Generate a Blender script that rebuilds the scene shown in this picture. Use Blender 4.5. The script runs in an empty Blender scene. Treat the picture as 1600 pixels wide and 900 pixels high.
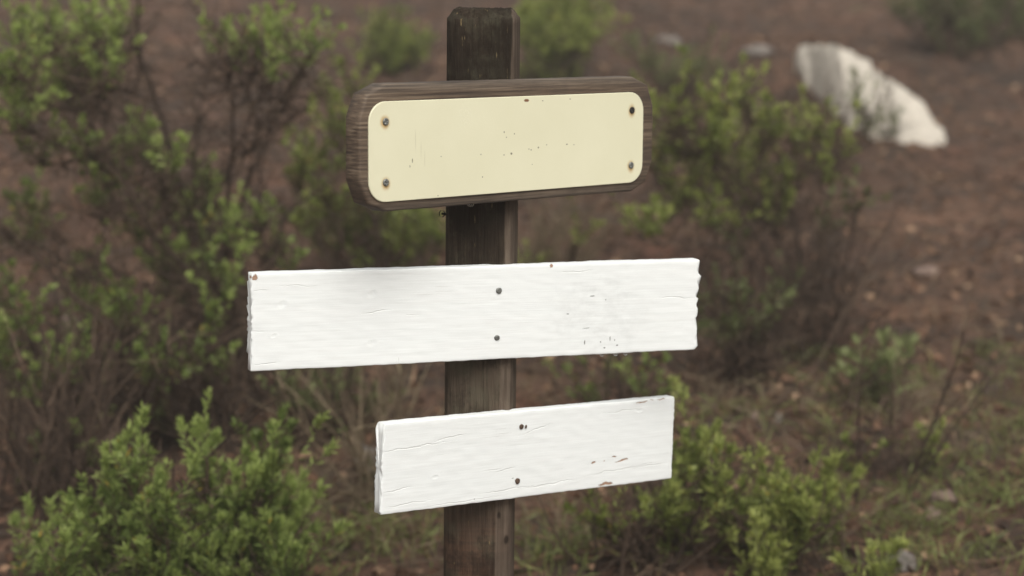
import bpy, math, random
import numpy as np
from mathutils import Vector, Matrix, noise as mnoise

SC = bpy.context.scene
COL = SC.collection
rng = np.random.default_rng(11)
random.seed(5)
R = math.radians

# ------------------------------------------------------------------ camera, sky, sun, exposure
PITCH = R(8.8)
CAM = np.array([0.0, -2.7, 1.25])
LENS = 70.0
cd = bpy.data.cameras.new('camera')
cd.lens = LENS; cd.sensor_width = 36.0
cd.clip_start = 0.05; cd.clip_end = 2000.0
cd.dof.use_dof = True
cd.dof.focus_distance = 2.60
cd.dof.aperture_fstop = 3.3
cam = bpy.data.objects.new('camera', cd); COL.objects.link(cam)
cam.location = CAM; cam.rotation_euler = (R(90) - PITCH, 0, 0)
SC.camera = cam

SUN_EL, SUN_AZ = R(50), R(166)          # azimuth clockwise from +Y (behind the camera, to the right)
W = bpy.data.worlds.new('World'); SC.world = W; W.use_nodes = True
wn, wl = W.node_tree.nodes, W.node_tree.links
wn.clear()
sky = wn.new('ShaderNodeTexSky'); sky.sky_type = 'NISHITA'; sky.sun_disc = False
sky.sun_elevation = SUN_EL; sky.sun_rotation = SUN_AZ; sky.dust_density = 4.0
hsv = wn.new('ShaderNodeHueSaturation'); hsv.inputs['Saturation'].default_value = 0.04   # overcast: grey sky
bg = wn.new('ShaderNodeBackground'); bg.inputs['Strength'].default_value = 0.10
wo = wn.new('ShaderNodeOutputWorld')
wl.new(sky.outputs[0], hsv.inputs['Color']); wl.new(hsv.outputs[0], bg.inputs[0]); wl.new(bg.outputs[0], wo.inputs[0])

sd = bpy.data.lights.new('sun', 'SUN'); sd.energy = 2.1; sd.angle = R(36); sd.color = (1.0, 0.96, 0.89)
sun = bpy.data.objects.new('sun', sd); COL.objects.link(sun)
sdir = Vector((math.cos(SUN_EL) * math.sin(SUN_AZ), math.cos(SUN_EL) * math.cos(SUN_AZ), math.sin(SUN_EL)))
sun.rotation_euler = sdir.to_track_quat('Z', 'Y').to_euler(); sun.location = sdir * 20

SC.view_settings.view_transform = 'Standard'; SC.view_settings.look = 'None'
SC.view_settings.exposure = 0.47; SC.view_settings.gamma = 1.0
SC.view_settings.use_curve_mapping = False

# ------------------------------------------------------------------ helpers
FPX = LENS / 36 * 1600
FW = np.array([0, math.cos(PITCH), -math.sin(PITCH)]); UP = np.array([0, math.sin(PITCH), math.cos(PITCH)])

def hills(x, y):
    """height of the ground sheet"""
    s = 0.14 * max(y, -4.0)
    if y > 30: s = 0.14 * 30 + 3.8 * (1 - math.exp(-(y - 30) * 0.14 / 3.8))      # the slope levels off at a crest
    s += 0.15 * math.exp(-((x - 1.22) / 0.38) ** 2 - ((y - 5.75) / 0.7) ** 2)     # soil heaped round the rock
    v = Vector((x, y, 0))
    n = 0.05 * mnoise.noise(v * 0.8) + 0.036 * mnoise.noise(v * 2.3 + Vector((3, 1, 0)))
    if abs(x) < 6 and -4 < y < 14:
        n += 0.024 * mnoise.noise(v * 5.5) + 0.012 * mnoise.noise(v * 15)
    return s + n

def ray(px, py):
    d = FW + (px - 800) / FPX * np.array([1.0, 0, 0]) + (450 - py) / FPX * UP
    return d / d[1]
def at(px, py, y):                       # the point at depth y (metres behind the post) seen at a place of the photo
    return CAM + ray(px, py) * (y + 2.7)
def ground_at(px, py):
    d = ray(px, py); t = 1.0
    while t < 60:
        p = CAM + d * t
        if p[2] < hills(p[0], p[1]): break
        t += 0.02
    return np.array([p[0], p[1], hills(p[0], p[1])])

def new_mesh(name, verts, faces, mat=None, parent=None, smooth=True, attrs=None):
    me = bpy.data.meshes.new(name)
    me.from_pydata([tuple(v) for v in verts], [], faces)
    if smooth: me.shade_smooth()
    for k, arr in (attrs or {}).items():
        a = me.attributes.new(k, 'FLOAT', 'POINT'); a.data.foreach_set('value', np.asarray(arr, dtype=np.float32))
    me.update()
    o = bpy.data.objects.new(name, me); COL.objects.link(o)
    if mat: me.materials.append(mat)
    if parent: o.parent = parent
    return o

def quads_mesh(name, V, nq, mat, parent=None, tint=None):
    """V: (nq*4,3) loose quads -> one mesh, fast"""
    me = bpy.data.meshes.new(name)
    me.vertices.add(nq * 4); me.vertices.foreach_set('co', V.astype(np.float32).ravel())
    me.loops.add(nq * 4); me.loops.foreach_set('vertex_index', np.arange(nq * 4, dtype=np.int32))
    me.polygons.add(nq); me.polygons.foreach_set('loop_start', np.arange(0, nq * 4, 4, dtype=np.int32))
    me.polygons.foreach_set('loop_total', np.full(nq, 4, dtype=np.int32))
    me.update(calc_edges=True)
    if tint is not None:
        a = me.attributes.new('tint', 'FLOAT', 'POINT'); a.data.foreach_set('value', np.repeat(tint, 4).astype(np.float32))
    me.materials.append(mat); me.validate()
    o = bpy.data.objects.new(name, me); COL.objects.link(o)
    if parent: o.parent = parent
    return o

def tag(o, label=None, cat=None, group=None, kind=None):
    if label: o['label'] = label
    if cat: o['category'] = cat
    if group: o['group'] = group
    if kind: o['kind'] = kind
    return o
def thing(name, label, cat, loc, group=None):
    o = bpy.data.objects.new(name, None); COL.objects.link(o); o.location = loc; o.empty_display_size = 0.05
    return tag(o, label, cat, group)

class Tubes:
    def __init__(s): s.v = []; s.f = []; s.t = []
    def add(s, pts, r0, r1, sides=5, tint=0.5):
        pts = np.asarray(pts, float); n = len(pts); b = len(s.v)
        for i in range(n):
            d = pts[min(i + 1, n - 1)] - pts[max(i - 1, 0)]; d /= (np.linalg.norm(d) + 1e-9)
            a = np.cross(d, [0.31, 0.9, 0.21]); a /= (np.linalg.norm(a) + 1e-9); c = np.cross(d, a)
            r = r0 + (r1 - r0) * i / (n - 1)
            for k in range(sides):
                q = 2 * math.pi * k / sides
                s.v.append(pts[i] + (a * math.cos(q) + c * math.sin(q)) * r); s.t.append(tint)
        for i in range(n - 1):
            for k in range(sides):
                k2 = (k + 1) % sides
                s.f.append((b + i * sides + k, b + i * sides + k2, b + (i + 1) * sides + k2, b + (i + 1) * sides + k))
    def build(s, name, mat, parent=None, origin=(0, 0, 0)):
        return new_mesh(name, np.array(s.v) - np.array(origin), s.f, mat, parent, True, {'tint': s.t})

class Leaves:
    """loose narrow leaves gathered as arrays"""
    def __init__(s): s.B = []; s.D = []; s.L = []; s.Wd = []; s.T = []
    def add(s, B, D, L, Wd, T):
        s.B.append(B); s.D.append(D); s.L.append(L); s.Wd.append(Wd); s.T.append(T)
    def build(s, name, mat, parent=None, origin=(0, 0, 0)):
        B = np.concatenate(s.B) - np.array(origin); D = np.concatenate(s.D); L = np.concatenate(s.L)[:, None]; Wd = np.concatenate(s.Wd)[:, None]
        T = np.concatenate(s.T); n = len(B)
        D = D / (np.linalg.norm(D, axis=1, keepdims=True) + 1e-9)
        S = np.cross(D, rng.normal(size=(n, 3))); S /= (np.linalg.norm(S, axis=1, keepdims=True) + 1e-9)
        N = np.cross(S, D)
        mid = B + D * L * 0.55
        fold = N * Wd * 0.22
        tip = B + D * L - N * L * 0.12 * rng.random((n, 1))
        V = np.stack([B, mid + S * Wd / 2 + fold, tip, mid - S * Wd / 2 + fold], axis=1).reshape(-1, 3)
        return quads_mesh(name, V, n, mat, parent, T)

def loft(name, rings, mat, parent=None, capsteps=3, smooth=True):
    """rings: list of (n,3) closed rings; ends closed by shrinking rings"""
    rings = [np.asarray(r, float) for r in rings]; n = len(rings[0])
    def cap(r):
        c = r.mean(0); return [c + (r - c) * k for k in [1 - (i + 1) / (capsteps + 1) for i in range(capsteps)]], c
    a, ca = cap(rings[0]); z, cz = cap(rings[-1])
    allr = a[::-1] + rings + z
    verts = np.concatenate(allr + [ca[None], cz[None]]); f = []
    m = len(allr)
    for i in range(m - 1):
        for k in range(n):
            k2 = (k + 1) % n
            f.append((i * n + k, i * n + k2, (i + 1) * n + k2, (i + 1) * n + k))
    for k in range(n):
        k2 = (k + 1) % n
        f.append((m * n, k2, k)); f.append((m * n + 1, (m - 1) * n + k, (m - 1) * n + k2))
    return new_mesh(name, verts, f, mat, parent, smooth)

def rounded_rect(w, h, r, seg=5, sub=0):
    pts = []
    for cx, cy, a0 in ((w/2 - r, h/2 - r, 0), (-w/2 + r, h/2 - r, 90), (-w/2 + r, -h/2 + r, 180), (w/2 - r, -h/2 + r, 270)):
        for i in range(seg + 1):
            a = R(a0 + 90 * i / seg); pts.append((cx + r * math.cos(a), cy + r * math.sin(a)))
    if sub:
        out = []
        for i, p in enumerate(pts):
            q = pts[(i + 1) % len(pts)]; d = math.dist(p, q); k = max(1, int(d / sub))
            for j in range(k): out.append((p[0] + (q[0] - p[0]) * j / k, p[1] + (q[1] - p[1]) * j / k))
        pts = out
    return np.array(pts)

# ------------------------------------------------------------------ material helpers
class M:
    def __init__(s, name, rough=0.7):
        s.m = bpy.data.materials.new(name); s.m.use_nodes = True
        s.n = s.m.node_tree.nodes; s.l = s.m.node_tree.links
        s.b = s.n['Principled BSDF']; s.b.inputs['Roughness'].default_value = rough
        s.tc = s.n.new('ShaderNodeTexCoord')
    def coord(s, scale=(1, 1, 1), which='Object'):
        mp = s.n.new('ShaderNodeMapping'); mp.inputs['Scale'].default_value = scale
        s.l.new(s.tc.outputs[which], mp.inputs[0]); return mp.outputs[0]
    def noise(s, scale, co=None, detail=4, rough=0.55, dist=0.0):
        t = s.n.new('ShaderNodeTexNoise'); t.inputs['Scale'].default_value = scale; t.inputs['Detail'].default_value = detail
        t.inputs['Roughness'].default_value = rough; t.inputs['Distortion'].default_value = dist
        s.l.new(co if co is not None else s.tc.outputs['Object'], t.inputs['Vector']); return t.outputs['Fac']
    def ramp(s, fac, stops):
        r = s.n.new('ShaderNodeValToRGB'); e = r.color_ramp.elements
        while len(e) < len(stops): e.new(0.5)
        for k, (p, c) in zip(e, stops):
            k.position = p; k.color = (c, c, c, 1) if not isinstance(c, tuple) else (*c, 1)
        s.l.new(fac, r.inputs[0]); return r.outputs[0]
    def mix(s, fac, a, b, mode='MIX'):
        x = s.n.new('ShaderNodeMix'); x.data_type = 'RGBA'; x.blend_type = mode
        for sock, v in ((x.inputs[0], fac), (x.inputs[6], a), (x.inputs[7], b)):
            if isinstance(v, (int, float)): sock.default_value = v
            elif isinstance(v, tuple): sock.default_value = (*v, 1)
            else: s.l.new(v, sock)
        return x.outputs[2]
    def math(s, op, a, b=0.0, c=None, clamp=False):
        x = s.n.new('ShaderNodeMath'); x.operation = op; x.use_clamp = clamp
        for i, v in enumerate((a, b, c)):
            if v is None: continue
            if isinstance(v, (int, float)): x.inputs[i].default_value = v
            else: s.l.new(v, x.inputs[i])
        return x.outputs[0]
    def xyz(s, which='Object'):
        x = s.n.new('ShaderNodeSeparateXYZ'); s.l.new(s.tc.outputs[which], x.inputs[0]); return x.outputs
    def attr(s, name):
        a = s.n.new('ShaderNodeAttribute'); a.attribute_name = name; return a.outputs['Fac']
    def spot(s, u, v, ru, rv, ang=0.0, wob=None, soft=0.35, amt=0.5):
        """mask of one mark: an ellipse at (u,v) on the face with a ragged rim"""
        x, y, z = s.xyz(); ca, sa = math.cos(ang), math.sin(ang)
        if getattr(s, 'warp', None): y = s.math('ADD', y, s.warp)
        dx = s.math('SUBTRACT', x, u); dy = s.math('SUBTRACT', y, v)
        a = s.math('DIVIDE', s.math('ADD', s.math('MULTIPLY', dx, ca), s.math('MULTIPLY', dy, sa)), ru)
        b = s.math('DIVIDE', s.math('SUBTRACT', s.math('MULTIPLY', dy, ca), s.math('MULTIPLY', dx, sa)), rv)
        r = s.math('SQRT', s.math('ADD', s.math('MULTIPLY', a, a), s.math('MULTIPLY', b, b)))
        if wob is not None: r = s.math('ADD', r, s.math('MULTIPLY', s.math('SUBTRACT', wob, 0.5), amt * 2))
        mr = s.n.new('ShaderNodeMapRange'); mr.interpolation_type = 'SMOOTHSTEP'
        mr.inputs[1].default_value = 1 - soft; mr.inputs[2].default_value = 1 + soft
        mr.inputs[3].default_value = 1; mr.inputs[4].default_value = 0
        s.l.new(r, mr.inputs[0]); return mr.outputs[0]
    def mx(s, masks):
        o = masks[0]
        for k in masks[1:]: o = s.math('MAXIMUM', o, k)
        return o
    def color(s, c): s.l.new(c, s.b.inputs['Base Color'])
    def rough(s, c): s.l.new(c, s.b.inputs['Roughness'])
    def bump(s, h, dist=0.002, strength=1.0):
        b = s.n.new('ShaderNodeBump'); b.inputs['Distance'].default_value = dist; b.inputs['Strength'].default_value = strength
        s.l.new(h, b.inputs['Height']); s.l.new(b.outputs[0], s.b.inputs['Normal'])

def simple(name, col, rough=0.6, metal=0.0):
    m = M(name, rough); n = m.noise(60, detail=3)
    m.color(m.mix(n, tuple(c * 0.75 for c in col), tuple(min(1, c * 1.25) for c in col))); m.b.inputs['Metallic'].default_value = metal
    return m.m

# --- ground
def ground_mat():
    m = M('soil', 0.95)
    big = m.ramp(m.noise(0.9, detail=5), [(0.3, (0.056, 0.028, 0.016)), (0.5, (0.110, 0.055, 0.031)), (0.7, (0.178, 0.094, 0.055))])
    red = m.ramp(m.noise(2.7, detail=4), [(0.5, 0.0), (0.72, 0.8)])
    c = m.mix(red, big, (0.165, 0.072, 0.043))
    fine = m.ramp(m.noise(45, detail=6, rough=0.7), [(0.3, 0.35), (0.7, 1.5)])
    c = m.mix(1.0, c, fine, 'MULTIPLY')
    c = m.mix(m.ramp(m.noise(7, detail=6, rough=0.7), [(0.42, 0.75), (0.56, 0.0)]), c, (0.030, 0.020, 0.013))
    st = m.ramp(m.noise(120, m.coord((1, 0.35, 1)), detail=3), [(0.6, 0.0), (0.72, 0.55)])
    c = m.mix(st, c, (0.12, 0.085, 0.06))
    m.color(c)
    m.bump(m.math('ADD', m.noise(30, detail=6, rough=0.7), m.math('MULTIPLY', m.noise(130, detail=3), 0.4)), 0.03, 0.9)
    return m.m

def tint_mat(name, stops, rough=0.7, trans=0.0, spec=0.3):
    m = M(name, rough); m.b.inputs['Specular IOR Level'].default_value = spec
    c = m.ramp(m.attr('tint'), stops)
    m.color(c)
    if trans:
        t = m.n.new('ShaderNodeBsdfTranslucent'); m.l.new(c, t.inputs[0])
        x = m.n.new('ShaderNodeMixShader'); x.inputs[0].default_value = trans
        m.l.new(m.b.outputs[0], x.inputs[1]); m.l.new(t.outputs[0], x.inputs[2])
        m.l.new(x.outputs[0], m.n['Material Output'].inputs[0])
    return m.m

SOIL = ground_mat()
LEAF_DEEP = tint_mat('deep_green_leaf', [(0.0, (0.140, 0.088, 0.040)), (0.10, (0.095, 0.112, 0.030)), (0.50, (0.145, 0.202, 0.050)), (0.94, (0.370, 0.450, 0.130)), (0.985, (0.46, 0.34, 0.06))], 0.5, 0.45)
LEAF_LIME = tint_mat('yellow_green_leaf', [(0.0, (0.140, 0.095, 0.045)), (0.10, (0.115, 0.120, 0.030)), (0.50, (0.200, 0.248, 0.058)), (0.94, (0.410, 0.450, 0.130)), (0.985, (0.46, 0.35, 0.07))], 0.5, 0.45)
LEAF_DARK = tint_mat('dull_green_leaf', [(0.0, (0.105, 0.072, 0.040)), (0.2, (0.085, 0.096, 0.036)), (0.6, (0.140, 0.162, 0.062)), (1.0, (0.240, 0.270, 0.110))], 0.55, 0.4)
BARK = tint_mat('dark_bark', [(0.0, (0.024, 0.015, 0.010)), (0.6, (0.060, 0.038, 0.026)), (1.0, (0.16, 0.11, 0.075))], 0.9)
DRY = tint_mat('dry_brown_leaf', [(0.0, (0.030, 0.020, 0.014)), (0.6, (0.085, 0.056, 0.038)), (1.0, (0.20, 0.14, 0.09))], 0.85, 0.2)
LITTER = tint_mat('litter_flake', [(0.0, (0.024, 0.013, 0.008)), (0.40, (0.098, 0.051, 0.030)), (0.75, (0.230, 0.128, 0.078)), (1.0, (0.46, 0.32, 0.20))], 0.85, 0.1)
STRAW = tint_mat('straw_blade', [(0.0, (0.09, 0.065, 0.04)), (0.6, (0.20, 0.15, 0.095)), (1.0, (0.34, 0.27, 0.17))], 0.7, 0.25)
GRASS = tint_mat('grass_blade', [(0.0, (0.15, 0.105, 0.05)), (0.3, (0.105, 0.115, 0.036)), (0.8, (0.20, 0.235, 0.075)), (1.0, (0.30, 0.29, 0.11))], 0.5, 0.3)

def stone_mat(name, a, b):
    m = M(name, 0.9)
    n = m.ramp(m.noise(9, detail=6, rough=0.65), [(0.3, a), (0.6, b), (0.75, tuple(min(1, k * 1.15) for k in b))])
    sp = m.ramp(m.noise(38, detail=5, rough=0.7), [(0.60, 0.0), (0.74, 0.4)])
    m.color(m.mix(sp, n, tuple(k * 0.45 for k in a)))
    m.bump(m.noise(24, detail=7, rough=0.7), 0.03, 0.8); return m.m
ROCK = stone_mat('pale_limestone', (0.50, 0.45, 0.38), (0.63, 0.575, 0.49))
PEBBLE = stone_mat('pinkish_stone', (0.15, 0.10, 0.08), (0.27, 0.19, 0.15))
PEBBLE_GREY = stone_mat('grey_stone', (0.13, 0.115, 0.10), (0.24, 0.21, 0.185))

# --- weathered wood
def post_mat():
    m = M('weathered_post_wood', 0.85); x, y, z = m.xyz(); m.b.inputs['Specular IOR Level'].default_value = 0.10
    grain = m.noise(1.0, m.coord((170, 170, 6)), detail=6, rough=0.62, dist=0.5)
    fine = m.noise(1.0, m.coord((520, 520, 22)), detail=4)
    blot = m.noise(1.0, m.coord((24, 24, 13)), detail=6, rough=0.65)
    c = m.ramp(m.math('ADD', m.math('MULTIPLY', grain, 0.5), m.math('MULTIPLY', blot, 0.5)), [(0.32, (0.014, 0.010, 0.007)), (0.5, (0.027, 0.0195, 0.0135)), (0.60, (0.044, 0.033, 0.023)), (0.74, (0.085, 0.066, 0.049))])
    # saw marks across the face
    saw = m.noise(1.0, m.coord((6, 6, 300)), detail=3)
    c = m.mix(m.ramp(saw, [(0.35, 0.45), (0.6, 0.0)]), c, (0.022, 0.016, 0.012))
    # paler middle: haze glow painted into the wood; redder and fresher near the foot
    mid = m.math('MULTIPLY', m.math('SUBTRACT', 1.0, z), 3.2, clamp=True)
    c = m.mix(m.math('MULTIPLY', mid, 0.55), c, m.ramp(grain, [(0.3, (0.064, 0.047, 0.034)), (0.7, (0.185, 0.143, 0.104))]))
    low = m.math('MULTIPLY', m.math('SUBTRACT', 0.58, z), 4.5, clamp=True)
    c = m.mix(m.math('MULTIPLY', low, 0.9), c, m.ramp(m.math('ADD', m.math('MULTIPLY', saw, 0.45), m.math('ADD', m.math('MULTIPLY', blot, 0.4), m.math('MULTIPLY', grain, 0.15))), [(0.36, (0.030, 0.011, 0.006)), (0.62, (0.115, 0.046, 0.026))]))
    film = m.math('MULTIPLY', m.ramp(m.noise(26, detail=7, rough=0.7), [(0.48, 0.0), (0.64, 1.0)]), 0.45)
    c = m.mix(film, c, (0.085, 0.080, 0.054))
    dk = m.ramp(m.noise(1.0, m.coord((14, 14, 9)), detail=6, rough=0.7), [(0.44, 0.65), (0.54, 0.0)])
    c = m.mix(dk, c, (0.014, 0.010, 0.007))
    # paler sapwood down the right side, its edge wandering inwards towards the foot
    zl = m.math('SUBTRACT', 1.2, z)
    edge = m.math('SUBTRACT', 0.0405, m.math('MULTIPLY', zl, 0.033))
    e = m.math('SUBTRACT', m.math('ADD', x, m.math('MULTIPLY', m.math('SUBTRACT', m.noise(1.0, m.coord((30, 30, 5)), detail=5), 0.5), 0.010)), edge)
    strip = m.n.new('ShaderNodeMapRange'); strip.inputs[1].default_value = 0.0; strip.inputs[2].default_value = 0.0025
    m.l.new(e, strip.inputs[0])
    pale = m.ramp(m.math('ADD', m.math('MULTIPLY', grain, 0.7), m.math('MULTIPLY', blot, 0.3)), [(0.3, (0.050, 0.036, 0.026)), (0.5, (0.120, 0.090, 0.068)), (0.72, (0.24, 0.19, 0.145))])
    c = m.mix(m.math('MULTIPLY', strip.outputs[0], 0.65), c, pale)
    # knots
    for (kz, kx) in ((0.535, 0.024), (0.500, 0.034), (0.675, 0.038)):
        dz = m.math('DIVIDE', m.math('SUBTRACT', z, kz), 0.009); dx = m.math('DIVIDE', m.math('SUBTRACT', x, kx), 0.005)
        r = m.math('SQRT', m.math('ADD', m.math('MULTIPLY', dz, dz), m.math('MULTIPLY', dx, dx)))
        kk = m.ramp(m.math('ADD', r, m.math('MULTIPLY', m.math('SUBTRACT', blot, 0.5), 1.4)), [(0.35, 0.9), (0.8, 0.0)])
        c = m.mix(kk, c, (0.022, 0.015, 0.011))
    # pale flecks where splinters came off
    fl = m.ramp(m.noise(1.0, m.coord((300, 300, 48)), detail=3), [(0.66, 0.0), (0.72, 0.8)])
    fl = m.math('MULTIPLY', fl, m.ramp(m.noise(13, detail=2), [(0.5, 0.0), (0.62, 1.0)]))
    c = m.mix(fl, c, (0.23, 0.17, 0.085))
    m.color(c)
    m.bump(m.math('ADD', grain, m.math('ADD', m.math('MULTIPLY', fine, 0.6), m.math('MULTIPLY', blot, 0.6))), 0.004, 0.8); return m.m

def frame_mat():
    m = M('weathered_board_wood', 0.75)
    warp = m.n.new('ShaderNodeTexWave'); warp.wave_type = 'BANDS'; warp.bands_direction = 'Y'
    warp.inputs['Scale'].default_value = 62; warp.inputs['Distortion'].default_value = 7; warp.inputs['Detail'].default_value = 3; warp.inputs['Detail Scale'].default_value = 0.35
    m.l.new(m.coord((0.9, 1, 0.6)), warp.inputs[0])
    grain = m.noise(1.0, m.coord((6, 300, 36)), detail=6, rough=0.6, dist=0.3)
    g = m.math('ADD', m.math('MULTIPLY', grain, 0.95), m.math('MULTIPLY', warp.outputs['Fac'], 0.05))
    c = m.ramp(g, [(0.28, (0.034, 0.022, 0.015)), (0.45, (0.072, 0.048, 0.031)), (0.56, (0.118, 0.082, 0.054)), (0.72, (0.205, 0.155, 0.106))])
    # greyed rim, browner by the plate
    x, y, z = m.xyz()
    grey = m.math('MULTIPLY', m.math('SUBTRACT', m.math('ABSOLUTE', y), 0.066), 90, clamp=True)
    c = m.mix(m.math('MULTIPLY', grey, 0.3), c, m.ramp(g, [(0.3, (0.055, 0.050, 0.042)), (0.7, (0.165, 0.150, 0.128))]))
    blot = m.ramp(m.noise(13, detail=5), [(0.5, 0.0), (0.7, 0.55)])
    c = m.mix(blot, c, (0.030, 0.022, 0.016))
    m.color(c); m.bump(g, 0.0012, 0.7); return m.m

def plate_mat(screws):
    m = M('cream_enamel', 0.38); m.b.inputs['Specular IOR Level'].default_value = 0.4
    w = m.noise(260, detail=4); w2 = m.noise(40, detail=5)
    c = m.mix(m.ramp(m.noise(11, detail=5), [(0.35, 0.0), (0.7, 1.0)]), (0.695, 0.672, 0.485), (0.725, 0.702, 0.515))
    # rust rings round the screws
    halo = m.mx([m.spot(u, v - 0.001, 0.0066, 0.0080, wob=w2, soft=0.45) for u, v in screws])
    c = m.mix(m.math('MULTIPLY', halo, 0.75), c, (0.46, 0.27, 0.07))
    # black specks and nicks
    sp = [(-0.005, -0.0118, .0022, .0018), (0.030, -0.0085, .0015, .0012), (0.043, -0.006, .0018, .0015), (0.026, -0.0072, .0012, .0011), (0.058, -0.003, .0012, .0010),
          (0.095, -0.004, .0020, .0013), (0.108, -0.005, .0014, .0009), (-0.018, 0.017, .0012, .0018), (-0.014, 0.010, .0011, .0009), (0.000, 0.014, .0012, .0012),
          (-0.058, -0.0105, .0012, .0012), (-0.172, -0.013, .0011, .0035), (-0.176, -0.020, .0008, .002), (-0.055, -0.040, .0012, .0011), (-0.130, -0.060, .0012, .001),
          (-0.018, -0.013, .0012, .001), (0.032, -0.028, .001, .001), (-0.125, -0.010, .001, .001), (0.05, 0.056, .0018, .0008), (0.10, 0.057, .0018, .0008)]
    spk = m.mx([m.spot(s[0], s[1], s[2] * .75, s[3] * .75, wob=w, soft=0.3) for s in sp])
    c = m.mix(m.math('MULTIPLY', spk, 0.75), c, (0.07, 0.055, 0.03))
    chip = m.spot(0.021, 0.0575, 0.0045, 0.002, wob=w, soft=0.2)
    c = m.mix(chip, c, (0.20, 0.10, 0.05))
    rust = m.spot(-0.245, -0.03, 0.0016, 0.05, wob=w2, soft=0.6)
    c = m.mix(m.math('MULTIPLY', rust, 0.6), c, (0.40, 0.27, 0.11))
    # rub marks
    scr = m.mx([m.spot(-0.167, 0.012, 0.0006, 0.014, wob=w2, amt=0.6), m.spot(-0.158, 0.000, 0.0005, 0.012, wob=w2, amt=0.6), m.spot(-0.152, -0.012, 0.0005, 0.010, wob=w2, amt=0.6)])
    c = m.mix(m.math('MULTIPLY', scr, 0.35), c, (0.42, 0.38, 0.25))
    bl = m.math('MULTIPLY', m.spot(-0.085, 0.040, 0.012, 0.014, wob=w2, amt=0.7), m.ramp(m.noise(330, detail=2), [(0.52, 0.0), (0.6, 1.0)]))
    c = m.mix(m.math('MULTIPLY', bl, 0.15), c, (0.88, 0.86, 0.70))
    m.color(c)
    m.bump(m.math('ADD', m.math('MULTIPLY', m.noise(25, detail=3), 0.5), m.math('MULTIPLY', bl, 0.15)), 0.0012, 0.5); return m.m

def paint_mat(name, chips, dents, cracks, smudge=None, specks=()):
    m = M(name, 0.55); m.b.inputs['Specular IOR Level'].default_value = 0.35
    w = m.noise(190, m.coord((0.8, 2.2, 1)), detail=6, rough=0.7); w2 = m.noise(300, detail=3)
    grain = m.noise(1.0, m.coord((14, 420, 80)), detail=4, rough=0.6, dist=0.25)
    broad = m.noise(1.0, m.coord((5, 70, 30)), detail=5, rough=0.65, dist=0.6)
    lump = m.noise(55, m.coord((0.6, 1.4, 1)), detail=5)
    c = m.mix(m.ramp(broad, [(0.35, 0.0), (0.7, 1.0)]), (0.755, 0.780, 0.770), (0.788, 0.808, 0.798))
    thin = m.noise(1.0, m.coord((5, 300, 40)), detail=5, rough=0.7, dist=0.3)
    c = m.mix(m.ramp(thin, [(0.36, 0.09), (0.50, 0.0)]), c, (0.46, 0.45, 0.42))
    worn = m.math('MULTIPLY', m.ramp(m.noise(6, m.coord((1, 1.6, 1)), detail=6, rough=0.65), [(0.48, 0.0), (0.7, 1.0)]), 0.05)
    c = m.mix(worn, c, (0.52, 0.50, 0.45))
    # hairline cracks along the grain that let dirt in
    hair = m.math('MULTIPLY', m.ramp(m.noise(1.0, m.coord((9, 620, 60)), detail=2), [(0.27, 1.0), (0.315, 0.0)]), m.ramp(m.noise(16, detail=4), [(0.5, 0.0), (0.66, 1.0)]))
    c = m.mix(m.math('MULTIPLY', hair, 0.45), c, (0.40, 0.38, 0.35))
    m.warp = m.math('MULTIPLY', m.math('SUBTRACT', m.noise(1.0, m.coord((38, 12, 5)), detail=4, rough=0.6), 0.5), 0.009)
    h = m.math('ADD', m.math('MULTIPLY', grain, 0.5), m.math('ADD', m.math('MULTIPLY', broad, 0.35), m.math('MULTIPLY', lump, 0.12)))
    h = m.math('SUBTRACT', h, m.math('MULTIPLY', hair, 0.5))
    if smudge:
        sm = m.math('MULTIPLY', m.spot(*smudge, wob=m.noise(22, m.coord((1, .5, 1)), detail=6, rough=0.7), amt=1.3, soft=0.6), m.ramp(m.noise(1.0, m.coord((45, 90, 10)), detail=5, rough=0.7), [(0.42, 0.0), (0.66, 1.0)]))
        c = m.mix(m.math('MULTIPLY', sm, 0.30), c, (0.48, 0.49, 0.48))
    if dents:
        dm = m.mx([m.spot(*d, wob=w, soft=0.7, amt=0.3) for d in dents]); h = m.math('SUBTRACT', h, m.math('MULTIPLY', dm, 0.9))
        rim = m.mx([m.spot(d[0], d[1], d[2] * 2.1, d[3] * 1.9, wob=w, soft=0.5, amt=0.4) for d in dents]); h = m.math('ADD', h, m.math('MULTIPLY', rim, 0.3))
    if cracks:
        ck = m.mx([m.spot(*k, wob=w, soft=0.7, amt=1.3) for k in cracks]); h = m.math('SUBTRACT', h, m.math('MULTIPLY', ck, 0.9))
        c = m.mix(m.math('MULTIPLY', ck, 0.12), c, (0.42, 0.39, 0.35))
    if specks:
        sk = m.mx([m.spot(*k, wob=w2, soft=0.3, amt=0.5) for k in specks]); c = m.mix(m.math('MULTIPLY', sk, 0.85), c, (0.12, 0.12, 0.11))
    if chips:
        cm = m.mx([m.spot(k[0], k[1], k[2] * .85, k[3] * .8, *k[4:], wob=w, soft=0.15, amt=1.3) for k in chips]); c = m.mix(cm, c, m.ramp(grain, [(0.3, (0.26, 0.15, 0.10)), (0.7, (0.42, 0.28, 0.20))]))
        h = m.math('SUBTRACT', h, m.math('MULTIPLY', cm, 2.5))
    m.color(c); m.bump(h, 0.0005, 0.8); return m.m

STEEL = simple('dull_zinc', (0.20, 0.205, 0.19), 0.5, 0.6)
RUSTY = simple('rusty_steel', (0.10, 0.062, 0.042), 0.75, 0.3)
BLACK = simple('blackened_steel', (0.03, 0.027, 0.025), 0.6, 0.4)
wm = M('water', 0.02); wm.b.inputs['Transmission Weight'].default_value = 1.0; wm.b.inputs['IOR'].default_value = 1.33; WATER = wm.m

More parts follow.
